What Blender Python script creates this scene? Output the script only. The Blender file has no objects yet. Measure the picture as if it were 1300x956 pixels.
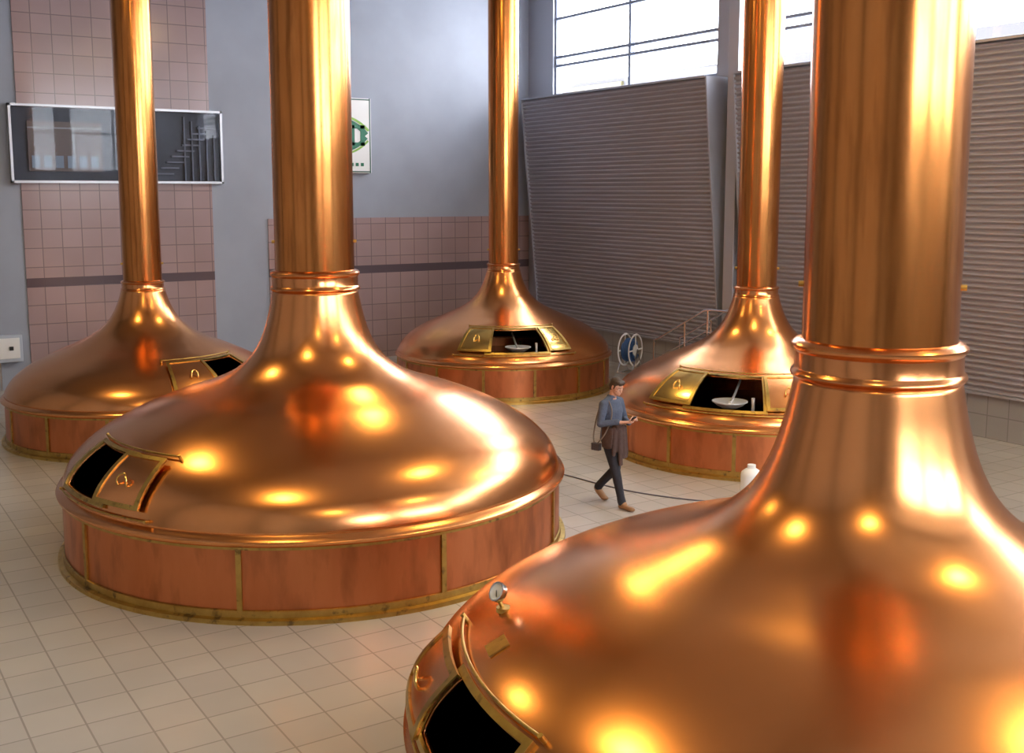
import bpy, bmesh, math, random
from mathutils import Vector, Matrix, Euler
from mathutils.bvhtree import BVHTree
random.seed(4)
scene = bpy.context.scene
COL = scene.collection
rad = math.radians

# ------------------------------------------------------------ helpers
def link(o, parent=None):
    COL.objects.link(o)
    if parent: o.parent = parent
    return o

def empty(name, loc=(0,0,0), rz=0.0):
    e = bpy.data.objects.new(name, None)
    e.empty_display_size = 0.2
    e.location = loc
    e.rotation_euler = (0,0,rz)
    return link(e)

def mesh_obj(name, verts, faces, mats=None, parent=None, smooth=False, loc=None, midx=None):
    me = bpy.data.meshes.new(name)
    me.from_pydata([tuple(v) for v in verts], [], faces)
    me.update()
    if mats:
        if not isinstance(mats,(list,tuple)): mats=[mats]
        for m in mats: me.materials.append(m)
    if midx:
        for p,i in zip(me.polygons, midx): p.material_index=i
    if smooth:
        for p in me.polygons: p.use_smooth=True
    o = bpy.data.objects.new(name, me)
    if loc: o.location = loc
    return link(o, parent)

def box_vf(c, s, rz=0):
    x,y,z = [k/2 for k in s]
    v=[Vector((a*x,b*y,d*z)) for a in(-1,1) for b in(-1,1) for d in(-1,1)]
    R=Matrix.Rotation(rz,3,'Z')
    v=[R@p+Vector(c) for p in v]
    f=[(0,1,3,2),(4,6,7,5),(0,4,5,1),(2,3,7,6),(0,2,6,4),(1,5,7,3)]
    return v,f

def boxes(name, lst, mat, parent=None, bevel=0.0):
    V=[];F=[]
    for b in lst:
        v,f=box_vf(*b); n=len(V)
        V+=v; F+=[tuple(i+n for i in q) for q in f]
    o=mesh_obj(name,V,F,mat,parent)
    if bevel>0:
        m=o.modifiers.new('bev','BEVEL'); m.width=bevel; m.segments=2
    return o

def span(x0,x1,y0,y1,z0,z1):
    return (((x0+x1)/2,(y0+y1)/2,(z0+z1)/2),(abs(x1-x0),abs(y1-y0),abs(z1-z0)))

def lathe(name, prof, mat, parent=None, seg=96, loc=None, smooth=True, axis='Z', auto=True):
    V=[];F=[]
    n=len(prof)
    for i in range(seg):
        a=2*math.pi*i/seg
        for r,z in prof: V.append((r*math.cos(a), r*math.sin(a), z))
    for i in range(seg):
        j=(i+1)%seg
        for k in range(n-1):
            F.append((i*n+k, j*n+k, j*n+k+1, i*n+k+1))
    if axis=='X': V=[(v[2],v[0],v[1]) for v in V]
    if axis=='Y': V=[(v[1],v[2],v[0]) for v in V]
    o=mesh_obj(name,V,F,mat,parent,smooth,loc)
    if auto:
        o.data.set_sharp_from_angle(angle=rad(38))
    return o

def tube(name, pts, r, mat, parent=None, cyclic=False, res=3, poly=False):
    cu=bpy.data.curves.new(name,'CURVE'); cu.dimensions='3D'
    cu.bevel_depth=r; cu.bevel_resolution=res; cu.use_fill_caps=True
    sp=cu.splines.new('POLY' if poly else 'NURBS')
    sp.points.add(len(pts)-1)
    for p,q in zip(sp.points,pts): p.co=(q[0],q[1],q[2],1)
    if not poly:
        sp.order_u=3; sp.use_endpoint_u=True
    sp.use_cyclic_u=cyclic
    tmp=bpy.data.objects.new(name,cu); COL.objects.link(tmp)
    dg=bpy.context.evaluated_depsgraph_get()
    me=bpy.data.meshes.new_from_object(tmp.evaluated_get(dg))
    bpy.data.objects.remove(tmp)
    me.materials.clear(); me.materials.append(mat)
    for p in me.polygons: p.use_smooth=True
    me.name=name
    return link(bpy.data.objects.new(name,me),parent)

# ------------------------------------------------------------ materials
def newmat(name):
    m=bpy.data.materials.new(name); m.use_nodes=True
    nt=m.node_tree; b=nt.nodes['Principled BSDF']
    return m,nt,b
def N(nt,t,**k):
    n=nt.nodes.new(t)
    for a,v in k.items(): setattr(n,a,v)
    return n
def simple(name,col,rough=.5,metal=0.0,noise=0.0,nscale=5,bump=0,spec=None):
    m,nt,b=newmat(name)
    b.inputs['Base Color'].default_value=(*col,1)
    b.inputs['Roughness'].default_value=rough
    b.inputs['Metallic'].default_value=metal
    if spec is not None: b.inputs['Specular IOR Level'].default_value=spec
    tc=N(nt,'ShaderNodeTexCoord'); nz=N(nt,'ShaderNodeTexNoise')
    nz.inputs['Scale'].default_value=nscale; nz.inputs['Detail'].default_value=5
    nt.links.new(tc.outputs['Object'],nz.inputs['Vector'])
    if noise>0:
        mx=N(nt,'ShaderNodeMix',data_type='RGBA')
        mx.inputs['A'].default_value=(*[c*(1-noise) for c in col],1)
        mx.inputs['B'].default_value=(*[min(1,c*(1+noise)) for c in col],1)
        nt.links.new(nz.outputs['Fac'],mx.inputs['Factor'])
        nt.links.new(mx.outputs['Result'],b.inputs['Base Color'])
    if bump>0:
        bp=N(nt,'ShaderNodeBump'); bp.inputs['Strength'].default_value=bump; bp.inputs['Distance'].default_value=.02
        nt.links.new(nz.outputs['Fac'],bp.inputs['Height']); nt.links.new(bp.outputs['Normal'],b.inputs['Normal'])
    return m

def copper(name,c1,c2,r0,r1,scale=(1,1,1),nscale=2.0,bump=.05,bscale=1.2,patina=None,pthr=(.55,.75)):
    m,nt,b=newmat(name); L=nt.links.new
    b.inputs['Metallic'].default_value=1
    tc=N(nt,'ShaderNodeTexCoord'); mp=N(nt,'ShaderNodeMapping'); mp.inputs['Scale'].default_value=scale
    L(tc.outputs['Object'],mp.inputs['Vector'])
    nz=N(nt,'ShaderNodeTexNoise'); nz.inputs['Scale'].default_value=nscale; nz.inputs['Detail'].default_value=6
    nz.inputs['Roughness'].default_value=.6
    L(mp.outputs['Vector'],nz.inputs['Vector'])
    rp=N(nt,'ShaderNodeMapRange'); rp.inputs['From Min'].default_value=.3; rp.inputs['From Max'].default_value=.7
    L(nz.outputs['Fac'],rp.inputs['Value'])
    mx=N(nt,'ShaderNodeMix',data_type='RGBA'); mx.inputs['A'].default_value=(*c1,1); mx.inputs['B'].default_value=(*c2,1)
    L(rp.outputs['Result'],mx.inputs['Factor'])
    out=mx.outputs['Result']
    rr=N(nt,'ShaderNodeMapRange'); rr.inputs['To Min'].default_value=r0; rr.inputs['To Max'].default_value=r1
    nz2=N(nt,'ShaderNodeTexNoise'); nz2.inputs['Scale'].default_value=nscale*1.7; nz2.inputs['Detail'].default_value=4
    L(mp.outputs['Vector'],nz2.inputs['Vector']); 
    rr.inputs['From Min'].default_value=.3; rr.inputs['From Max'].default_value=.7
    L(nz2.outputs['Fac'],rr.inputs['Value']); L(rr.outputs['Result'],b.inputs['Roughness'])
    if patina:
        pr=N(nt,'ShaderNodeMapRange'); pr.inputs['From Min'].default_value=pthr[0]; pr.inputs['From Max'].default_value=pthr[1]
        L(nz2.outputs['Fac'],pr.inputs['Value'])
        m2=N(nt,'ShaderNodeMix',data_type='RGBA'); L(out,m2.inputs['A']); m2.inputs['B'].default_value=(*patina,1)
        L(pr.outputs['Result'],m2.inputs['Factor']); out=m2.outputs['Result']
    L(out,b.inputs['Base Color'])
    if bump>0:
        n3=N(nt,'ShaderNodeTexNoise'); n3.inputs['Scale'].default_value=bscale; n3.inputs['Detail'].default_value=0
        L(tc.outputs['Object'],n3.inputs['Vector'])
        bp=N(nt,'ShaderNodeBump'); bp.inputs['Strength'].default_value=bump; bp.inputs['Distance'].default_value=.3
        L(n3.outputs['Fac'],bp.inputs['Height']); L(bp.outputs['Normal'],b.inputs['Normal'])
    return m

M_dome =copper('copper_dome',(.80,.33,.11),(.88,.39,.155),.21,.245,nscale=.7,bump=.05,bscale=.9)
M_pipe =copper('copper_pipe',(.74,.30,.085),(.64,.235,.06),.17,.24,scale=(2.2,2.2,.25),nscale=3,bump=.03,bscale=1.2,patina=(.40,.145,.042),pthr=(.48,.78))
M_drum =copper('copper_drum',(.72,.26,.11),(.63,.21,.085),.29,.36,scale=(1.6,1.6,.5),nscale=1.6,bump=.04,bscale=2,patina=(.36,.12,.055),pthr=(.48,.80))
M_collar=copper('copper_collar',(.82,.35,.13),(.74,.30,.11),.17,.24,nscale=4,bump=.0)
M_brass=copper('aged_brass',(.62,.42,.12),(.45,.29,.08),.29,.42,nscale=6,bump=.0,patina=(.25,.17,.07),pthr=(.58,.7))
M_brassb=copper('polished_brass',(.92,.64,.20),(.85,.52,.15),.14,.22,nscale=3,bump=.05)
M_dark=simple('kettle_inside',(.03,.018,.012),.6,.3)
M_steel=simple('stainless_steel',(.85,.85,.86),.35,.7)
M_wort=simple('dark_wort',(.02,.012,.006),.15)

def tilemat(name,c1,c2,mortar,size,plane='XY',rough=.25,msize=.012,strip=None,off=(0,0)):
    m,nt,b=newmat(name); L=nt.links.new
    tc=N(nt,'ShaderNodeTexCoord'); sp=N(nt,'ShaderNodeSeparateXYZ'); cb=N(nt,'ShaderNodeCombineXYZ')
    L(tc.outputs['Object'],sp.inputs[0])
    L(sp.outputs[plane[0]],cb.inputs[0]); L(sp.outputs[plane[1]],cb.inputs[1])
    mp=N(nt,'ShaderNodeMapping'); mp.inputs['Location'].default_value=(off[0],off[1],0)
    L(cb.outputs[0],mp.inputs['Vector'])
    br=N(nt,'ShaderNodeTexBrick',offset=0.0,squash=1.0)
    br.inputs['Scale'].default_value=1; br.inputs['Brick Width'].default_value=size; br.inputs['Row Height'].default_value=size
    br.inputs['Mortar Size'].default_value=msize; br.inputs['Mortar Smooth'].default_value=.1; br.inputs['Bias'].default_value=0
    br.inputs['Color1'].default_value=(*c1,1); br.inputs['Color2'].default_value=(*c2,1); br.inputs['Mortar'].default_value=(*mortar,1)
    L(mp.outputs[0],br.inputs['Vector'])
    out=br.outputs['Color']
    nz=N(nt,'ShaderNodeTexNoise'); nz.inputs['Scale'].default_value=.5; nz.inputs['Detail'].default_value=4
    L(tc.outputs['Object'],nz.inputs['Vector'])
    hs=N(nt,'ShaderNodeMix',data_type='RGBA',blend_type='MULTIPLY'); hs.inputs['Factor'].default_value=.35
    L(out,hs.inputs['A']); L(nz.outputs['Fac'],hs.inputs['B']); out=hs.outputs['Result']
    if strip:
        zc,hw,col=strip
        s=N(nt,'ShaderNodeMath',operation='SUBTRACT'); s.inputs[1].default_value=zc; L(sp.outputs['Z'],s.inputs[0])
        a=N(nt,'ShaderNodeMath',operation='ABSOLUTE'); L(s.outputs[0],a.inputs[0])
        l=N(nt,'ShaderNodeMath',operation='LESS_THAN'); l.inputs[1].default_value=hw; L(a.outputs[0],l.inputs[0])
        mx=N(nt,'ShaderNodeMix',data_type='RGBA'); L(l.outputs[0],mx.inputs['Factor']); L(out,mx.inputs['A']); mx.inputs['B'].default_value=(*col,1)
        out=mx.outputs['Result']
    L(out,b.inputs['Base Color'])
    b.inputs['Roughness'].default_value=rough
    bp=N(nt,'ShaderNodeBump'); bp.inputs['Strength'].default_value=.3; bp.inputs['Distance'].default_value=.004; bp.invert=True
    L(br.outputs['Fac'],bp.inputs['Height']); L(bp.outputs['Normal'],b.inputs['Normal'])
    return m

M_floor=tilemat('floor_tiles',(.56,.52,.475),(.51,.475,.44),(.37,.34,.31),.42,'XY',.24,.008)
M_wtile=tilemat('wall_tiles_pink',(.45,.32,.32),(.41,.29,.29),(.24,.18,.185),.41,'XZ',.18,.010,strip=(2.28,.10,(.10,.075,.09)),off=(.02,-.15))
M_ptile=tilemat('plinth_tiles',(.42,.40,.38),(.39,.37,.355),(.28,.26,.25),.40,'YZ',.3,.01)
M_conc=simple('blue_grey_concrete',(.31,.34,.405),.55,0,.18,.8,.15)
M_concl=simple('light_concrete',(.28,.275,.28),.7,0,.10,.8,.1)
M_ceil=simple('ceiling_paint',(.36,.34,.32),.8,0,.05,1)
M_refl_bar=simple('reflection_bar_dark',(.06,.06,.065),.6)  # for unseen dark bars added so the copper has something to mirror
M_corr=simple('corrugated_aluminium',(.39,.375,.41),.42,.35,.05,.6)
M_fin=simple('smooth_grey_panel',(.42,.43,.48),.45,.4,.04,.6)
M_frame=simple('window_frame_grey',(.28,.32,.42),.4,.3)
M_white=simple('white_paint',(.80,.81,.80),.4)
M_black=simple('black_plastic',(.02,.02,.022),.4)
M_chrome=simple('chrome',(.75,.76,.78),.15,1.0)

def glassmat(name,tint,gloss=.12):
    m=bpy.data.materials.new(name); m.use_nodes=True; nt=m.node_tree; nt.nodes.clear()
    o=N(nt,'ShaderNodeOutputMaterial'); mx=N(nt,'ShaderNodeMixShader'); t=N(nt,'ShaderNodeBsdfTransparent'); g=N(nt,'ShaderNodeBsdfGlossy')
    t.inputs[0].default_value=(*tint,1); g.inputs['Roughness'].default_value=.02
    mx.inputs[0].default_value=gloss
    nt.links.new(t.outputs[0],mx.inputs[1]); nt.links.new(g.outputs[0],mx.inputs[2]); nt.links.new(mx.outputs[0],o.inputs[0])
    return m
M_glass=glassmat('window_glass',(.97,.98,1.0),.06)
M_dglass=glassmat('display_glass',(.92,.94,.97),.010)

# ------------------------------------------------------------ room
XL,XR,YN,YB,ZC=-3.0,17.1,-5.0,25.5,10.0
boxes('floor',[span(XL-.3,XR+.3,YN-.3,YB+.3,-.3,0)],M_floor)
boxes('ceiling',[span(XL-.3,XR+.3,YN-.3,YB+.3,ZC,ZC+.3)],M_ceil)
wb=boxes('wall_back',[span(XL-.3,XR+.3,YB,YB+.3,0,ZC)],M_conc)
boxes('trim_1',[span(4.13,8.23,YB-.035,YB-.001,0,ZC-.01)],M_wtile)
boxes('trim_2',[span(9.57,XR-.01,YB-.035,YB-.001,0,3.58)],M_wtile)
boxes('wall_left',[span(XL-.3,XL,YN,YB,0,ZC)],M_concl)
WZ0,WZ1=5.2,8.8
nw=[span(XL,XR,YN-.3,YN,0,WZ0), span(XL,XR,YN-.3,YN,WZ1,ZC)]
nw+=[span(XL,2.1,YN-.3,YN,WZ0,WZ1),span(6.1,6.7,YN-.3,YN,WZ0,WZ1),span(10.7,11.3,YN-.3,YN,WZ0,WZ1),span(15.3,XR,YN-.3,YN,WZ0,WZ1)]
boxes('wall_near',nw,M_concl)
SZ,TZ=6.72,9.7
rw=[span(XR,XR+.3,YN,YB,0,SZ),span(XR,XR+.3,YN,YB,TZ,ZC),span(XR,XR+.3,24.35,YB,SZ,TZ),span(XR,XR+.3,17.35,18.15,SZ,TZ),
    span(XR,XR+.3,9.2,9.7,SZ,TZ),span(XR,XR+.3,1.0,1.5,SZ,TZ),span(XR,XR+.3,YN,-4,SZ,TZ)]
boxes('wall_right',rw,M_fin)
boxes('baseboard_right',[span(XR-.06,XR-.001,YN+.01,YB-.05,0,.8)],M_ptile)
for i,y in enumerate((-1.5,4.7,11,17.3,23.2)):  # pilasters added out of view to give the chimneys dark reflected streaks
    boxes('trim_%d'%(10+i),[span(XL+.001,XL+.35,y-.25,y+.25,0,ZC-.001)],M_refl_bar)
for i,y in enumerate((-1.5,4.7,12.4,19.9,24.2)):  # beams added above the view so the domes reflect dark bands
    boxes('trim_%d'%(20+i),[span(XL+.36,XR-.1,y-.12,y+.12,ZC-.42,ZC-.001)],M_refl_bar)

def window(name,axis,c,a0,a1,z0,z1,nv,hz,sgn):
    p=empty(name,(0,0,0))
    L=[]; t=.07; d=.12
    def seg(u0,u1,w0,w1,dd=d):
        if axis=='Y': return span(c-dd/2,c+dd/2,u0,u1,w0,w1)
        return span(u0,u1,c-dd/2,c+dd/2,w0,w1)
    L+=[seg(a0,a0+t,z0,z1),seg(a1-t,a1,z0,z1),seg(a0,a1,z0,z0+t),seg(a0,a1,z1-t,z1)]
    for i in range(1,nv):
        u=a0+(a1-a0)*i/nv; L.append(seg(u-.045,u+.045,z0,z1))
    for h in hz: L.append(seg(a0,a1,h-.035,h+.035,.16))
    boxes('frame',L,M_frame,p,.006)
    b=seg(a0,a1,z0,z1,.01)
    boxes('pane',[b],M_glass,p)
    ld=bpy.data.lights.new(name+'_portal','AREA'); ld.shape='RECTANGLE'; ld.size=a1-a0; ld.size_y=z1-z0
    ld.cycles.is_portal=True
    lo=bpy.data.objects.new('sky_portal',ld); link(lo,p)
    if axis=='Y':
        lo.location=(c+.35,(a0+a1)/2,(z0+z1)/2); lo.rotation_euler=(rad(90),0,rad(90))
    else:
        lo.location=((a0+a1)/2,c-.35,(z0+z1)/2); lo.rotation_euler=(rad(90),0,rad(180))
window('window_1','Y',XR+.12,18.15,24.35,SZ,TZ,2,[7.50,7.72,8.70],1)
window('window_2','Y',XR+.12,9.7,17.35,SZ,TZ,3,[7.50,7.72,8.70],1)
window('window_3','Y',XR+.12,1.5,9.2,SZ,TZ,3,[7.50,7.72,8.70],1)
window('window_4','Y',XR+.12,-4,1.0,SZ,TZ,2,[7.50,7.72,8.70],1)
for i,(a,b) in enumerate([(2.1,6.1),(6.7,10.7),(11.3,15.3)]):  # unseen windows added behind the camera to let more daylight in
    window('window_%d'%(5+i),'X',YN-.15,a,b,WZ0,WZ1,2,[7.0],1)

nb=empty('neighbouring_building',(0,0,0))
boxes('facade',[span(32,34,20,60,0,9.4)],simple('far_facade',(.052,.050,.054),.8),nb)
boxes('facade_windows',[span(31.9,32,24+4*i,25.6+4*i,7.2,8.9) for i in range(8)],simple('far_glass',(.035,.04,.05),.4),nb)
boxes('yellow_fascia',[span(31.85,32,40,44,8.8,9.2)],simple('far_yellow',(.06,.052,.02),.6),nb)
boxes('roof_unit',[span(31.2,32.2,33,34.6,8.2,9.2)],simple('far_unit',(.045,.045,.045),.6),nb)

def corrugated(name,y0,y1):
    p=empty(name,(0,0,0))
    zb,zt=.80,6.60; xb,xt=16.98,16.42
    n=58; per=8; prof=[]
    for i in range(n*per+1):
        u=i/(n*per)
        a=.032*math.sin(2*math.pi*i/per)
        a=max(-.026,min(.026,a*1.25))
        x=xb+(xt-xb)*u - a
        z=zb+(zt-zb)*u
        prof.append((x,z))
    V=[];F=[]
    for (x,z) in prof: V.append((x,y0,z)); V.append((x,y1,z))
    for i in range(len(prof)-1): F.append((2*i,2*i+1,2*i+3,2*i+2))
    o=mesh_obj('ribbed_sheet',V,F,M_corr,p,True)
    for y,s in((y0,-1),(y1,1)):
        ya,yb_=(y-.05,y) if s<0 else (y,y+.05)
        pts=[(xb-.05,zb-.03),(XR-.07,zb-.03),(XR-.07,zt+.04),(xt-.05,zt+.04)]
        v=[(a,ya,b) for a,b in pts]+[(a,yb_,b) for a,b in pts]
        f=[(0,1,2,3),(7,6,5,4),(0,4,5,1),(1,5,6,2),(2,6,7,3),(3,7,4,0)]
        mesh_obj('end_cap',v,f,M_fin,p)
    boxes('top_flashing',[span(xt-.06,XR-.07,y0,y1,zt+.02,zt+.06)],M_fin,p)
    boxes('bottom_rail',[span(xb-.06,XR-.07,y0,y1,zb-.04,zb+.0)],M_fin,p)
corrugated('corrugated_panel',17.75,24.75)
corrugated('corrugated_panel',9.3,16.9)
corrugated('corrugated_panel',1.0,8.6)
boxes('trim_3',[span(16.75,XR-.08,17.15,17.45,0,ZC-.5)],M_fin,None,.01)
boxes('trim_4',[span(16.75,XR-.08,8.8,9.1,0,ZC-.5)],M_fin,None,.01)

# ------------------------------------------------------------ kettles
def catmull(P,n):
    out=[]
    Q=[ (2*P[0][0]-P[1][0],2*P[0][1]-P[1][1]) ]+P+[ (2*P[-1][0]-P[-2][0],2*P[-1][1]-P[-2][1]) ]
    for i in range(1,len(Q)-2):
        for k in range(n):
            t=k/n; r=[]
            for d in(0,1):
                a,b,c,e=Q[i-1][d],Q[i][d],Q[i+1][d],Q[i+2][d]
                r.append(.5*((2*b)+(-a+c)*t+(2*a-5*b+4*c-e)*t*t+(-a+3*b-3*c+e)*t**3))
            out.append(tuple(r))
    out.append(P[-1]); return out
BIG=dict(prof=[(2.97,.86),(2.94,1.0),(2.84,1.17),(2.60,1.38),(2.2,1.60),(1.75,1.78),(1.35,1.91),(1.03,2.05),(.80,2.24),(.66,2.47),(.57,2.75),(.51,3.05)],
    R=3.02,h=.81,rc=.475,c0=3.03,c1=3.28,hz=(1.02,1.44),ns=9)
SML=dict(prof=[(2.32,.79),(2.29,.90),(2.16,1.08),(1.90,1.28),(1.52,1.47),(1.15,1.63),(.84,1.79),(.62,1.98),(.49,2.18),(.41,2.38),(.365,2.54)],
    R=2.36,h=.74,rc=.325,c0=2.52,c1=2.69,hz=(1.0,1.42),ns=14)

def kettle(loc,T,az,open_r,doors,strap_az,bowl=True,gauge=None):
    K=empty('copper_brew_kettle',(loc[0],loc[1],0),rad(az))
    P=catmull(T['prof'],6)
    L=[0]
    for i in range(1,len(P)): L.append(L[-1]+math.dist(P[i],P[i-1]))
    M=66
    def at(s):
        d=s*L[-1]
        for i in range(1,len(L)):
            if L[i]>=d or i==len(L)-1:
                t=(d-L[i-1])/(L[i]-L[i-1]); return (P[i-1][0]+(P[i][0]-P[i-1][0])*t,P[i-1][1]+(P[i][1]-P[i-1][1])*t)
    S=[at(k/M) for k in range(M+1)]
    def surf(a,s,off):
        r,z=at(min(1,max(0,s))); r1,z1=at(min(1,s+.01)); r0,z0=at(max(0,s-.01))
        dr,dz=r1-r0,z1-z0; l=math.hypot(dr,dz) or 1
        r+=dz/l*off; z+=-dr/l*off
        return (r*math.cos(rad(a)),r*math.sin(rad(a)),z)
    def near(z): return min(range(M+1),key=lambda k:abs(S[k][1]-z))
    k0,k1=near(T['hz'][0]),near(T['hz'][1])
    s0,s1=k0/M,k1/M
    seg=180
    V=[];F=[];n=M+1
    for i in range(seg):
        a=rad(i*2)
        for r,z in S: V.append((r*math.cos(a),r*math.sin(a),z))
    for i in range(seg):
        am=i*2+1; 
        if am>180: am-=360
        j=(i+1)%seg
        for k in range(M):
            if open_r[0]<am<open_r[1] and k0<=k<k1: continue
            F.append((i*n+k,j*n+k,j*n+k+1,i*n+k+1))
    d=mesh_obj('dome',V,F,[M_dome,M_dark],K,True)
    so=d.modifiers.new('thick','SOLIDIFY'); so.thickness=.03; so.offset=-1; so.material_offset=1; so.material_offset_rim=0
    def patch(name,a0,a1,t0,t1,o0,o1,mat):
        na=max(1,int(abs(a1-a0)/2)); nt_=max(1,int(abs(t1-t0)*M))
        V=[];F=[]
        for o in(o0,o1):
            for i in range(na+1):
                for k in range(nt_+1):
                    V.append(surf(a0+(a1-a0)*i/na,t0+(t1-t0)*k/nt_,o))
        w=nt_+1; B=(na+1)*w
        for i in range(na):
            for k in range(nt_):
                q=(i*w+k,(i+1)*w+k,(i+1)*w+k+1,i*w+k+1)
                F.append(tuple(B+x for x in q)); F.append(q[::-1])
        for i in range(na):
            F.append((i*w,B+i*w,B+(i+1)*w,(i+1)*w)[::-1]); F.append((i*w+nt_,(i+1)*w+nt_,B+(i+1)*w+nt_,B+i*w+nt_)[::-1])
        for k in range(nt_):
            F.append((k,k+1,B+k+1,B+k)[::-1]); F.append((na*w+k,B+na*w+k,B+na*w+k+1,na*w+k+1)[::-1])
        o=mesh_obj(name,V,F,mat,K,True); o.data.set_sharp_from_angle(angle=rad(30)); return o
    da=1.5*2.36/T['R']; ds=.045/L[-1]
    def frame(nm,a0,a1,t0,t1,o0,o1,mat):
        patch(nm+'_l',a0-da,a0,t0-ds,t1+ds,o0,o1,mat); patch(nm+'_r',a1,a1+da,t0-ds,t1+ds,o0,o1,mat)
        patch(nm+'_b',a0,a1,t0-ds,t0,o0,o1,mat); patch(nm+'_t',a0,a1,t1,t1+ds,o0,o1,mat)
    frame('hatch_frame',open_r[0],open_r[1],s0,s1,-.03,.03,M_brass)
    for i,(a0,a1,mt,lift) in enumerate(doors):
        patch('hatch_door_%d'%i,a0,a1,s0+.004,s1-.004,lift,lift+.018,mt)
        frame('door_border_%d'%i,a0+da,a1-da,s0+ds,s1-ds,lift-.002,lift+.03,M_brass)
        am=(a0+a1)/2; h=[surf(am-1.4,s0+(s1-s0)*.35,lift+.015),surf(am-1.8,s0+(s1-s0)*.4,lift+.07),surf(am,s0+(s1-s0)*.55,lift+.09),surf(am+1.8,s0+(s1-s0)*.4,lift+.07),surf(am+1.4,s0+(s1-s0)*.35,lift+.015)]
        tube('handle_%d'%i,h,.012,M_brassb,K)
    lo=min([open_r[0]]+[x[0] for x in doors])-2; hi=max([open_r[1]]+[x[1] for x in doors])+2
    for t,nm in((s0-ds*1.8,'rail_low'),(s1+ds*1.8,'rail_top')):
        tube(nm,[surf(lo+(hi-lo)*i/16,t,.035) for i in range(17)],.011,M_brass,K)
    for a in(lo,hi):
        for t in(s0-ds*1.8,s1+ds*1.8):
            tube('rail_stud',[surf(a,t,-.01),surf(a,t,.055)],.017,M_brass,K)
    rc=T['rc']; c0,c1=T['c0'],T['c1']; H=c1-c0; e=.035*rc/.475
    col=[(rc+.01,c0-.02),(rc+e*1.1,c0),(rc+e*1.7,c0+H*.05),(rc+e*1.9,c0+H*.12),(rc+e*1.7,c0+H*.2),(rc+e*1.3,c0+H*.24),(rc+e*1.15,c0+H*.28),
         (rc+e*1.15,c0+H*.68),(rc+e*1.4,c0+H*.72),(rc+e*1.8,c0+H*.80),(rc+e*1.8,c0+H*.88),(rc+e*1.2,c0+H*.96),(rc+e*.5,c0+H),(rc-.01,c0+H+.005)]
    lathe('collar',col,M_collar,K,128)
    lathe('chimney',[(rc-.02,c0-.03),(rc,c0-.03),(rc,ZC-.02),(rc-.02,ZC-.02)],M_pipe,K,128)
    ca=strap_az[1]-az
    for s in(90,-90):
        a=rad(ca+s)
        z=3.62 if rc>.4 else 2.98
        tube('pipe_stud',[(math.cos(a)*(rc-.02),math.sin(a)*(rc-.02),z),(math.cos(a)*(rc+.03),math.sin(a)*(rc+.03),z)],.02,M_brass,K)
    R,h=T['R'],T['h']
    lathe('drum',[(R-.045,.0),(R-.045,h)],M_drum,K,180)
    lathe('lip',[(R-.06,h-.035),(R-.01,h-.035),(R+.015,h-.015),(R+.02,h+.01),(R+.005,h+.035),(R-.03,h+.05),(R-.07,h+.09)],M_dome,K,180)
    lathe('lip_band',[(R-.045,h-.07),(R-.028,h-.068),(R-.028,h-.04),(R-.045,h-.035)],M_brass,K,180)
    lathe('base_band',[(R-.04,.13),(R-.022,.125),(R-.02,.055),(R+.03,.045),(R+.035,.0)],M_brass,K,180)
    st=[]
    for i in range(T['ns']):
        a=strap_az[0]-az+360*i/T['ns']; a=rad(a)
        st.append((((R-.038)*math.cos(a),(R-.038)*math.sin(a),(.12+h-.07)/2),(.03,.055,h-.19),a))
    boxes('drum_straps',st,M_brass,K)
    lathe('vessel_content',[(0.001,.55),(R-.08,.55)],M_wort,K,96)
    if bowl:
        am=rad((open_r[0]+open_r[1])/2+1); rr=R*.83; zz=T['hz'][0]+.10
        b=[(.001,-.10),(.12,-.09),(.2,-.05),(.25,0),(.265,.0),(.265,.015),(.24,.015),(.1,-.03),(.001,-.04)]
        lathe('wash_bowl',b,M_steel,K,48,(rr*math.cos(am),rr*math.sin(am),zz))
        tube('bowl_arm',[(rr*math.cos(am),rr*math.sin(am),zz-.02),(rr*math.cos(am)*.85,rr*math.sin(am)*.85,zz+.0),(rr*math.cos(am)*.6,rr*math.sin(am)*.6,zz+.2)],.02,M_steel,K)
    a2=rad(open_r[1]-4)
    tube('spray_pipe',[((R*.84)*math.cos(a2),(R*.84)*math.sin(a2),.5),((R*.84)*math.cos(a2),(R*.84)*math.sin(a2),T['hz'][0]+.18)],.025,M_steel if bowl else M_brass,K)
    if gauge:
        ga,gz=gauge; gs=near(gz)/M; p0=Vector(surf(ga,gs,0)); p1=Vector(surf(ga,gs,.08)); 
        tube('gauge_stem',[p0,(p0+p1)/2,p1],.014,M_brass,K)
        lathe('gauge_flange',[(.001,.02),(.05,.02),(.05,-.01)],M_brass,K,32,p0)
        g=bpy.data.objects.new('gauge_dial_pivot',None); link(g,K); g.location=p1+Vector((0,0,.05))
        g.rotation_euler=(0,rad(60),rad(ga+35))
        lathe('gauge_case',[(.001,-.025),(.06,-.025),(.065,-.01),(.065,.02),(.056,.022),(.056,.012)],M_chrome,g,40)
        lathe('gauge_face',[(.001,.013),(.056,.013)],M_white,g,40)
        boxes('gauge_needle',[((.012,.008,.016),(.045,.006,.003),.6)],M_black,g)
        patch('name_plate',ga+9,ga+12.5,gs-.05,gs-.01,.002,.012,M_brass)
    return K

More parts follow.
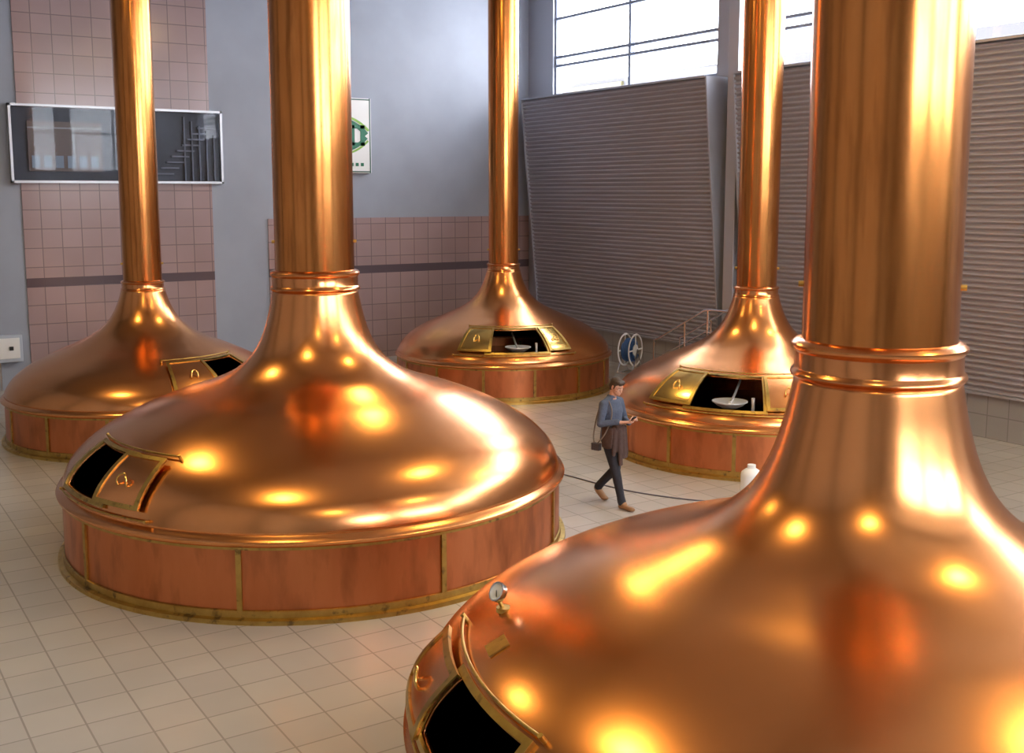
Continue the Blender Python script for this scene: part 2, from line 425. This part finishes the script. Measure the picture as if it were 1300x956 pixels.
V1=(5.07,19.66);V2=(5.28,12.52);V3=(12.95,20.28);V4=(13.2,12.96);V5=(5.74,4.56)
kettle(V1,SML,290,(-2,22),[(-24,-3,M_dome,.03)],(240,255.5),False)
kettle(V2,BIG,190,(-12,8),[(6,20,M_dome,.045)],(231.5,247),False)
kettle(V3,SML,245,(-16,16),[(-32,-14,M_brassb,.04),(17,30,M_brassb,.03)],(227.4,237.4))
kettle(V4,SML,214.5,(-16,14),[(-34,-14,M_brassb,.04),(15,34,M_dome,.03)],(192.5,225.5))
BIG5=dict(BIG); BIG5['hz']=(.98,1.30)
kettle(V5,BIG5,158,(2,22),[(-12,4,M_dome,.045)],(200,218.5),False,(-9.5,1.50))

# ------------------------------------------------------------ things on the back wall
w=empty('control_room_window',(0,0,0))
x0,x1,z0,z1=3.93,8.47,4.41,6.06; yf=YB-.20
M_alu=simple('aluminium_frame',(.50,.52,.56),.35,.6)
boxes('frame',[span(x0,x1,yf,YB-.037,z1-.05,z1),span(x0,x1,yf,YB-.037,z0,z0+.05),span(x0,x0+.05,yf,YB-.037,z0,z1),span(x1-.05,x1,yf,YB-.037,z0,z1)],M_alu,w)
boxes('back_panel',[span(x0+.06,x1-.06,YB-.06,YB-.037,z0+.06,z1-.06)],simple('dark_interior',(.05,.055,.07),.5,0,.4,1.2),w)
boxes('glass_pane',[span(x0+.05,x1-.05,yf+.03,yf+.036,z0+.05,z1-.05)],M_dglass,w)
boxes('control_cabinet',[span(4.3,5.8,YB-.10,YB-.061,z0+.25,z1-.35)],simple('cabinet_brown',(.17,.13,.115),.5,0,.1,2),w)
boxes('cabinet_labels',[span(4.36+.24*i,4.52+.24*i,YB-.115,YB-.101,z0+.32,z0+.58) for i in range(6)],simple('label_blue_white',(.24,.30,.37),.5),w)
boxes('cabinet_rails',[span(4.3,5.8,YB-.115,YB-.101,z1-.5,z1-.47),span(5.2,5.24,YB-.115,YB-.101,z0+.6,z1-.5)],simple('rail_grey',(.30,.30,.31),.5),w)
M_sg=simple('stair_reflection_grey',(.16,.17,.21),.5)
bl=[]  # reflection of a staircase in the glass, built as bars behind the pane
for i in range(9):
    bl.append(span(6.95+.12*i,7.35+.12*i,YB-.12,YB-.061,z0+.2+.13*i,z0+.235+.13*i))
for i in range(5): bl.append(span(7.6+.17*i,7.63+.17*i,YB-.12,YB-.061,z0+.06,z1-.15-.1*i))
boxes('stair_reflection',bl,M_sg,w)

s=empty('brewery_sign',(0,0,0))
x0,x1,z0,z1=10.42,12.28,4.69,6.52
boxes('sign_box',[span(x0,x1,YB-.14,YB-.002,z0,z1)],M_white,s,.01)
boxes('sign_border',[span(x0+.02,x1-.02,YB-.146,YB-.139,z1-.05,z1-.02),span(x0+.02,x1-.02,YB-.146,YB-.139,z0+.02,z0+.05),span(x0+.02,x0+.05,YB-.146,YB-.139,z0,z1),span(x1-.05,x1-.02,YB-.146,YB-.139,z0,z1)],simple('sign_dark_edge',(.05,.12,.10),.4),s)
M_green=simple('sign_green',(.01,.16,.08),.4); M_lg=simple('sign_light_green',(.25,.5,.08),.4)
def arcband(name,cx,cz,R0,R1,a0,a1,y,mat,sx=1,sz=1):
    V=[];F=[];n=24
    for i in range(n+1):
        a=rad(a0+(a1-a0)*i/n)
        for rr in(R0,R1): V.append((cx+sx*rr*math.cos(a),y,cz+sz*rr*math.sin(a)))
    for i in range(n): F.append((2*i,2*i+1,2*i+3,2*i+2))
    mesh_obj(name,V,F,mat,s)
arcband('swoosh_top',11.35,5.0,.98,1.10,40,140,YB-.148,M_green,1,.95)
arcband('swoosh_top_light',11.35,5.0,1.12,1.18,42,138,YB-.148,M_lg,1,.95)
arcband('swoosh_low',11.35,6.2,.98,1.08,-140,-40,YB-.148,M_green,1,.95)
arcband('swoosh_low_light',11.35,6.2,1.10,1.15,-138,-42,YB-.148,M_lg,1,.95)
boxes('letters',[span(10.6,12.1,YB-.150,YB-.145,5.36,5.44),span(10.6,12.1,YB-.150,YB-.145,5.78,5.86)]+[span(10.6+.276*i,10.72+.276*i,YB-.150,YB-.145,5.36,5.86) for i in range(6)],M_green,s)
boxes('caption',[span(11.0+.14*i,11.08+.14*i,YB-.150,YB-.145,4.86,4.94) for i in range(8)],M_green,s)

e=empty('electrical_box',(0,0,0))
boxes('case',[span(3.2,3.95,YB-.2,YB-.001,.62,1.2)],simple('box_grey',(.45,.5,.58),.4),e,.01)
boxes('cover',[span(3.26,3.89,YB-.22,YB-.201,.7,1.14)],M_white,e,.006)
boxes('knob',[span(3.68,3.76,YB-.25,YB-.221,.88,.96)],M_black,e)
tube('conduit',[(3.5,YB-.08,0),(3.5,YB-.08,.64)],.03,M_chrome,e,poly=True)

# ------------------------------------------------------------ stairs with railing by the right wall
st=empty('metal_steps',(0,0,0))
ss=[]
for i in range(4):
    ss.append(span(15.95,16.75,18.5-.35*(i+1),18.5-.35*i,.2*(i+1)-.04,.2*(i+1)))
ss.append(span(15.95,16.75,15.6,17.1,.76,.80))
ss+=[span(15.92,15.95,15.6,17.1,.6,.8),span(16.75,16.78,15.6,17.1,.6,.8)]
for x in(15.97,16.73):
    for y in(15.65,17.05): ss.append(span(x-.03,x+.03,y-.03,y+.03,0,.77))
boxes('treads',ss,M_chrome,st)
for x in(15.97,16.73):
    mesh_obj('stringer',[(x-.02,18.5,0),(x-.02,18.3,0),(x-.02,17.1,.62),(x-.02,17.1,.8),(x+.02,18.5,0),(x+.02,18.3,0),(x+.02,17.1,.62),(x+.02,17.1,.8)],[(0,1,2,3),(7,6,5,4),(0,4,5,1),(1,5,6,2),(2,6,7,3),(3,7,4,0)],M_chrome,st)
    tube('handrail',[(x,18.75,.55),(x,18.75,.95),(x,18.6,1.0),(x,17.15,1.75),(x,16.9,1.78),(x,15.65,1.78)],.026,M_chrome,st,poly=True)
    tube('midrail',[(x,18.45,.65),(x,17.1,1.3),(x,15.65,1.3)],.018,M_chrome,st,poly=True)
    for y,a,b in((18.75,0,.9),(17.75,.35,1.42),(17.05,.7,1.78),(15.68,.7,1.78)):
        tube('post',[(x,y,a),(x,y,b)],.024,M_chrome,st,poly=True)

# ------------------------------------------------------------ hose reel cart
h=empty('hose_reel',(16.3,20.0,0),rad(-65))
M_blue=simple('blue_hose',(.03,.10,.30),.35)
def ring(name,x,ro,ri,mat):
    lathe(name,[(ri,x-.01),(ro,x-.01),(ro+.01,x),(ro,x+.01),(ri,x+.01),(ri,x-.01)],mat,h,48,(0,0,.55),axis='X')
for x in(-.135,.135):
    ring('rim',x,.38,.345,M_white); ring('hub',x,.13,.04,M_white)
    boxes('spokes',[((x,0,.55),(.014,.70,.035)),((x,0,.55),(.014,.035,.70))],M_white,h)
lathe('drum_core',[(.09,-.13),(.09,.13)],M_black,h,32,(0,0,.55),axis='X')
pts=[]
for i in range(12*14):
    t=i/12; a=2*math.pi*i/12
    lay=int(t//4.7); f=(t/4.7)%1; xx=-.1+.2*(f if lay%2==0 else 1-f)
    r_=.14+.06*lay
    pts.append((xx,r_*math.cos(a),.55+r_*math.sin(a)))
tube('coiled_hose',pts,.026,M_blue,h)
tube('crank',[(-.16,0,.55),(-.2,0,.55),(-.2,.12,.65),(-.27,.12,.65)],.012,M_chrome,h,poly=True)
for x in(-.19,.19):
    tube('stand',[(x,-.28,.02),(x,0,.56),(x,.28,.02),(x,-.28,.02)],.018,M_chrome,h,poly=True)
tube('stand_bar',[(-.19,-.28,.02),(.19,-.28,.02)],.018,M_chrome,h,poly=True)
tube('stand_bar_b',[(-.19,.28,.02),(.19,.28,.02)],.018,M_chrome,h,poly=True)

c=empty('plastic_canister',(10.53,10.33,0),.3)
lathe('body',[(.001,0),(.13,0),(.14,.015),(.14,.46),(.13,.50),(.08,.54),(.05,.555),(.05,.58),(.001,.58)],simple('white_plastic',(.85,.87,.87),.3),c,40)
lathe('cap',[(.056,.55),(.056,.60),(.001,.605)],M_white,c,32)
boxes('label',[((.0,-.137,.27),(.10,.012,.18))],simple('label_paper',(.55,.7,.75),.5),c)

tube('floor_hose',[(8.6,14.3,.010),(9.2,13.9,.010),(9.45,13.2,.010),(9.55,12.4,.010),(9.75,11.6,.010),(10.4,10.6,.010),(10.9,10.4,.010)],.010,simple('hose_grey',(.12,.11,.14),.5))

# ------------------------------------------------------------ man walking, looking at his phone
MM={'jacket':simple('denim_jacket',(.075,.095,.145),.85,0,.3,30,.4),'trousers':simple('dark_trousers',(.018,.018,.026),.85,0,.3,20,.3),
    'skin':simple('skin',(.55,.30,.21),.5,0,.06,10),'hair':simple('dark_brown_hair',(.045,.025,.015),.6,0,.4,60,.4),
    'shoe':simple('tan_shoe_leather',(.28,.15,.07),.55,0,.2,20),'drape':simple('brown_coat',(.075,.042,.035),.9,0,.35,25,.4)}
def build_man(loc,yaw):
    man=empty('walking_man',loc,yaw)
    HP=Matrix.Translation((.035,0,1.535))@Matrix.Rotation(rad(22),4,'Y')@Matrix.Rotation(rad(-4),4,'Z')
    prims=[]
    def pr(lab,c0,r0,c1=None,r1=None,head=False):
        if not isinstance(r0,tuple): r0=(r0,)*3
        if c1 is None: c1=c0
        if r1 is None: r1=r0
        if not isinstance(r1,tuple): r1=(r1,)*3
        prims.append((lab,Vector(c0),r0,Vector(c1),r1,head))
    J,T_,S_,H_,B_,D_='jacket','trousers','skin','hair','shoe','drape'
    pr(T_,(0,0,.93),(.112,.150,.10),(0,0,1.03),(.100,.140,.08))
    pr(J,(0,0,.92),(.142,.186,.035),(.0,0,1.02),(.132,.176,.05))
    pr(J,(0,0,1.02),(.132,.176,.05),(.0,0,1.14),(.120,.158,.08))
    pr(J,(.0,0,1.14),(.120,.158,.08),(.0,0,1.30),(.128,.176,.10))
    pr(J,(.0,0,1.28),(.128,.178,.09),(-.01,0,1.40),(.100,.160,.07))
    pr(J,(-.01,-.135,1.415),(.060,.060,.052),(-.01,.135,1.415),(.060,.060,.052))
    pr(J,(-.01,-.13,1.42),(.056,.05,.045),(-.01,-.03,1.475),(.055,.05,.035))
    pr(J,(-.01,.13,1.42),(.056,.05,.045),(-.01,.03,1.475),(.055,.05,.035))
    pr(J,(-.005,0,1.485),(.070,.074,.020),(.0,0,1.510),(.064,.068,.012))
    pr(S_,(.005,0,1.47),.054,(.035,0,1.585),.050)
    for sg,el,wr in((-1,(.0,-.245,1.15),(.195,-.125,1.185)),(1,(.03,.235,1.15),(.205,.105,1.14))):
        pr(J,(-.01,sg*.172,1.400),.060,el,.049)
        pr(J,el,.049,wr,.036)
        pr(J,tuple(Vector(wr)-.02*(Vector(wr)-Vector(el)).normalized()),.040,wr,.040)
    pr(T_,(.0,-.09,.93),(.098,.090,.09),(.15,-.09,.50),.064)
    pr(T_,(.15,-.09,.50),.064,(.185,-.088,.36),.062)
    pr(T_,(.15,-.09,.50),.064,(.25,-.085,.11),.052)
    pr(T_,(.24,-.085,.14),.056,(.255,-.085,.095),.058)
    pr(T_,(.0,.09,.93),(.098,.090,.09),(.02,.08,.49),.064)
    pr(T_,(.02,.08,.49),.064,(-.08,.078,.385),.062)
    pr(T_,(.02,.08,.49),.064,(-.27,.07,.20),.052)
    pr(T_,(-.24,.07,.225),.056,(-.275,.07,.185),.058)
    pr(B_,(.25,-.085,.045),(.05,.042,.042),(.29,-.085,.06),(.05,.045,.05))
    pr(B_,(.25,-.085,.035),(.05,.040,.034),(.43,-.105,.032),(.055,.046,.030))
    pr(B_,(-.30,.07,.155),(.048,.042,.045),(-.20,.075,.06),(.05,.045,.035))
    pr(B_,(-.28,.07,.12),(.05,.04,.04),(-.17,.075,.035),(.06,.046,.028))
    # brown coat carried over the forearm in front of the hip
    pr(D_,(.145,-.03,1.12),(.040,.125,.030),(.165,-.03,.78),(.022,.120,.03))
    pr(D_,(.155,.045,1.08),(.030,.07,.03),(.185,.055,.68),(.020,.065,.025))
    pr(D_,(.06,-.170,1.08),(.095,.025,.03),(.075,-.195,.84),(.085,.020,.03))
    pr(D_,(.145,-.13,1.10),(.035,.035,.03),(.16,-.15,.74),(.025,.03,.025))
    pr(D_,(.13,-.06,1.13),(.05,.06,.035),(.19,-.10,1.12),(.04,.05,.035))
    for y,zb in((-.08,.76),(-.02,.74),(.04,.70),(.095,.72)):
        pr(D_,(.165,y*.9,1.08),(.022,.016,.03),(.196,y,zb),(.014,.018,.02))
    pr(D_,(.17,-.055,1.05),(.03,.035,.03),(.215,-.065,.60),(.022,.036,.02))
    # head
    pr(S_,(.0,0,.118),(.092,.073,.098),head=True)
    pr(S_,(.040,0,.06),(.050,.056,.055),(.058,0,.022),(.036,.036,.024),head=True)
    pr(S_,(.0,0,.06),(.05,.055,.05),head=True)
    pr(S_,(.088,0,.105),(.010,.008,.01),(.106,0,.070),(.011,.014,.009),head=True)
    pr(S_,(.082,0,.044),(.014,.024,.006),head=True)
    pr(S_,(.081,0,.033),(.013,.020,.006),head=True)
    for sy in(-1,1):
        pr(S_,(.076,sy*.02,.120),(.012,.012,.006),(.068,sy*.045,.120),(.012,.012,.006),head=True)
        pr(S_,(.060,sy*.045,.078),(.022,.018,.014),head=True)
        pr(S_,(-.005,sy*.073,.110),(.016,.008,.024),(-.008,sy*.074,.080),(.010,.007,.014),head=True)
    pr(H_,(-.018,0,.150),(.094,.082,.080),head=True)
    pr(H_,(-.045,0,.10),(.062,.072,.085),head=True)
    pr(H_,(.045,-.03,.185),(.045,.036,.024),(.045,.03,.190),(.045,.036,.024),head=True)
    pr(H_,(.07,-.025,.168),(.018,.03,.014),(.066,.035,.172),(.018,.02,.014),head=True)
    for sy in(-1,1):
        pr(H_,(-.02,sy*.066,.145),(.045,.014,.035),(-.035,sy*.064,.10),(.022,.012,.04),head=True)
        pr(H_,(.022,sy*.070,.140),(.012,.006,.03),(.018,sy*.070,.10),(.008,.005,.02),head=True)
    # phone frame and hands
    pc=Vector((.345,-.005,1.225)); n=Vector((-.62,0,.78)).normalized(); w=Vector((0,1,0)); u=w.cross(n).normalized()
    if u.x<0: u=-u
    wr=Vector((.245,-.095,1.180)); pr(S_,(.19,-.128,1.183),.027,tuple(wr),.025)
    palm0=wr; palm1=pc-n*.030-u*.02-w*.012
    pr(S_,palm0,(.024,.026,.022),palm1,(.028,.034,.017))
    for i,(ln,du) in enumerate(((.070,.040),(.076,.018),(.071,-.004),(.056,-.026))):
        b=pc-n*.027+u*du-w*.010
        k1=pc-n*.023+u*(du+.004)+w*.036
        k2=pc-n*.002+u*(du+.004)+w*(.047)
        k3=pc+n*.012+u*(du+.002)+w*(.034)
        pr(S_,palm1+u*(du*.5),.014,b,.0115); pr(S_,b,.0105,k1,.0095); pr(S_,k1,.0095,k2,.0085); pr(S_,k2,.0085,k3,.0072)
    t0=palm1-w*.028-u*.012; t1=pc-w*.046+u*.004-n*.004; t2=pc-w*.030+u*.034+n*.013
    pr(S_,palm0-w*.004+n*.008,.016,t0,.015); pr(S_,t0,.0145,t1,.0115); pr(S_,t1,.0112,t2,.009)
    wl=Vector((.255,.085,1.175)); pr(S_,(.20,.108,1.140),.027,tuple(wl),.025)
    pk=wl+Vector((.055,-.022,.048)); pr(S_,wl,(.024,.024,.024),pk,(.020,.034,.022))
    tip=pc+n*.012+u*.012+w*.006
    for i in range(4):
        o=Vector((.004,.027-.0185*(3-i),-.008*(i)))
        b=pk+o+Vector((.006,0,.012))
        pr(S_,wl*.4+pk*.6+o*.6,.014,b,.0115)
        if i==0:
            m=(b+tip)/2+Vector((.0,.004,.022)); pr(S_,b,.0105,m,.0092); pr(S_,m,.0092,tip,.0072)
        else:
            k1=b+Vector((.034,.0,.010)); k2=k1+Vector((.006,.002,-.026)); k3=k2+Vector((-.022,.002,-.008))
            pr(S_,b,.0108,k1,.0095); pr(S_,k1,.0095,k2,.0085); pr(S_,k2,.0085,k3,.0075)
    tb=pk+Vector((-.01,-.02,-.012)); tc=tb+Vector((.026,-.012,-.016))
    pr(S_,wl+Vector((.01,-.012,.004)),.016,tb,.0135); pr(S_,tb,.013,tc,.0105)

    def hull_mesh(lab,c0,r0,c1,r1,head):
        bm=bmesh.new()
        for c,r in((c0,r0),(c1,r1)):
            g=bmesh.ops.create_icosphere(bm,subdivisions=3 if max(r)>.03 else 2,radius=1)
            for v in g['verts']: v.co=Vector((v.co.x*r[0],v.co.y*r[1],v.co.z*r[2]))+c
        res=bmesh.ops.convex_hull(bm,input=bm.verts)
        inn=[g for g in res['geom_interior'] if isinstance(g,bmesh.types.BMVert)]
        bmesh.ops.delete(bm,geom=[v for v in bm.verts if not v.link_faces or v in inn],context='VERTS')
        if head: bmesh.ops.transform(bm,matrix=HP,verts=bm.verts)
        bm.verts.ensure_lookup_table(); bm.verts.index_update()
        V=[v.co.copy() for v in bm.verts]; Fc=[tuple(v.index for v in f.verts) for f in bm.faces]
        bm.free(); return V,Fc
    labs={};AV=[];AF=[]
    for p in prims:
        V,Fc=hull_mesh(*p)
        k=len(AV); AV+=V; AF+=[tuple(i+k for i in f) for f in Fc]
        d=labs.setdefault(p[0],([],[])); m=len(d[0]); d[0].extend(V); d[1].extend([tuple(i+m for i in f) for f in Fc])
    tmp=mesh_obj('tmp_body',AV,AF)
    rm=tmp.modifiers.new('r','REMESH'); rm.mode='VOXEL'; rm.voxel_size=.0044
    sm=tmp.modifiers.new('s','SMOOTH'); sm.iterations=4; sm.factor=.5
    bm_me=bpy.data.meshes.new_from_object(tmp.evaluated_get(bpy.context.evaluated_depsgraph_get())); bpy.data.objects.remove(tmp)
    order=list(MM.keys()); bm_me.materials.clear()
    for k in order: bm_me.materials.append(MM[k])
    bvh={k:BVHTree.FromPolygons(labs[k][0],labs[k][1]) for k in labs}
    for f in bm_me.polygons:
        best=9;bi=0
        for i,k in enumerate(order):
            r_=bvh[k].find_nearest(f.center,.05)
            if r_[3] is not None and r_[3]<best: best=r_[3];bi=i
        f.material_index=bi; f.use_smooth=True
    bm_me.name='man_body'
    link(bpy.data.objects.new('body',bm_me),man)
    def hpt(v): return HP@Vector(v)
    M_eye=simple('eye_white',(.7,.66,.62),.3); M_iris=simple('iris',(.05,.03,.02),.3); M_lip=simple('lips',(.42,.17,.14),.5)
    for sy in(-1,1):
        lathe('eye',[(.0001,-.006),(.006,-.005),(.010,0),(.006,.005),(.0001,.006)],M_eye,man,16,hpt((.077,sy*.030,.100)))
        lathe('iris',[(.0001,-.0045),(.005,0),(.0001,.0045)],M_iris,man,12,hpt((.085,sy*.030,.098)))
        tube('eyebrow',[hpt((.086,sy*.014,.124)),hpt((.086,sy*.03,.129)),hpt((.072,sy*.050,.123))],.004,MM['hair'],man)
    tube('mouth',[hpt((.086,-.022,.0385)),hpt((.0955,0,.040)),hpt((.086,.022,.0385))],.0028,M_lip,man)
    R=Matrix((u,w,n)).transposed()
    def slab(nm,su,sw,sn,off,mat,bev=0):
        v,f=box_vf((0,0,0),(su,sw,sn)); v=[pc+R@p+n*off for p in v]
        o=mesh_obj(nm,v,f,mat,man)
        if bev: b=o.modifiers.new('b','BEVEL'); b.width=bev; b.segments=2
    slab('phone',.145,.072,.009,0,M_black,.003)
    slab('phone_screen',.128,.062,.001,.005,simple('screen',(.12,.15,.2),.1))
    tube('bag_strap',[(-.01,-.105,1.475),(.07,-.125,1.43),(.135,-.15,1.28),(.10,-.21,1.08),(.02,-.245,.94),(-.05,-.255,.87)],.009,simple('strap',(.16,.13,.11),.7),man)
    tube('bag_strap_back',[(-.01,-.105,1.475),(-.08,-.12,1.42),(-.125,-.16,1.25),(-.14,-.20,1.05),(-.12,-.245,.94),(-.09,-.255,.87)],.009,simple('strap2',(.16,.13,.11),.7),man)
    boxes('camera_bag',[((-.06,-.250,.83),(.13,.07,.095),.1),((-.06,-.250,.87),(.135,.075,.025),.1)],simple('bag_fabric',(.05,.045,.05),.8),man,.012)
    return man
build_man((9.08,11.51,0),math.atan2(-.69,.72)-rad(33))

# ------------------------------------------------------------ ceiling lamps (warm high-bay)
M_lamp=simple('lamp_housing',(.25,.25,.25),.4,.6)
def lamp(x,y,z=9.0,power=120,col=(1,.70,.24)):
    p=empty('high_bay_lamp',(x,y,0))
    lathe('housing',[(.05,z+.45),(.12,z+.42),(.2,z+.22),(.35,z+.02),(.36,z),(.33,z+.03)],M_lamp,p,32)
    tube('rod',[(0,0,z+.43),(0,0,ZC-.005)],.015,M_lamp,p,poly=True)
    ld=bpy.data.lights.new('bulb','AREA'); ld.shape='DISK'; ld.size=.6; ld.energy=power; ld.color=col
    lo=bpy.data.objects.new('bulb',ld); link(lo,p); lo.location=(0,0,z+.005)
for x,y in((1.6,1.2),(1.6,8.6),(1.6,16.2),(9.3,2.5),(9.3,9.6),(9.3,16.5),(15.2,9.0)):
    lamp(x,y)

# ------------------------------------------------------------ world + camera
wd=bpy.data.worlds.new('overcast_sky'); scene.world=wd; wd.use_nodes=True
nt=wd.node_tree; bg=nt.nodes['Background']; 
bg.inputs[0].default_value=(.95,.965,1.0,1); bg.inputs[1].default_value=17.0

cam=bpy.data.cameras.new('camera'); co=bpy.data.objects.new('camera',cam); link(co)
cam.sensor_fit='HORIZONTAL'; cam.sensor_width=36; cam.lens=1400/1300*36
cam.shift_y=-45/1300; cam.clip_start=.05; cam.clip_end=200
co.location=(0,0,4.2); co.rotation_euler=(rad(90-7.65),0,rad(-33))
scene.camera=co
scene.view_settings.view_transform='Standard'
scene.view_settings.exposure=0
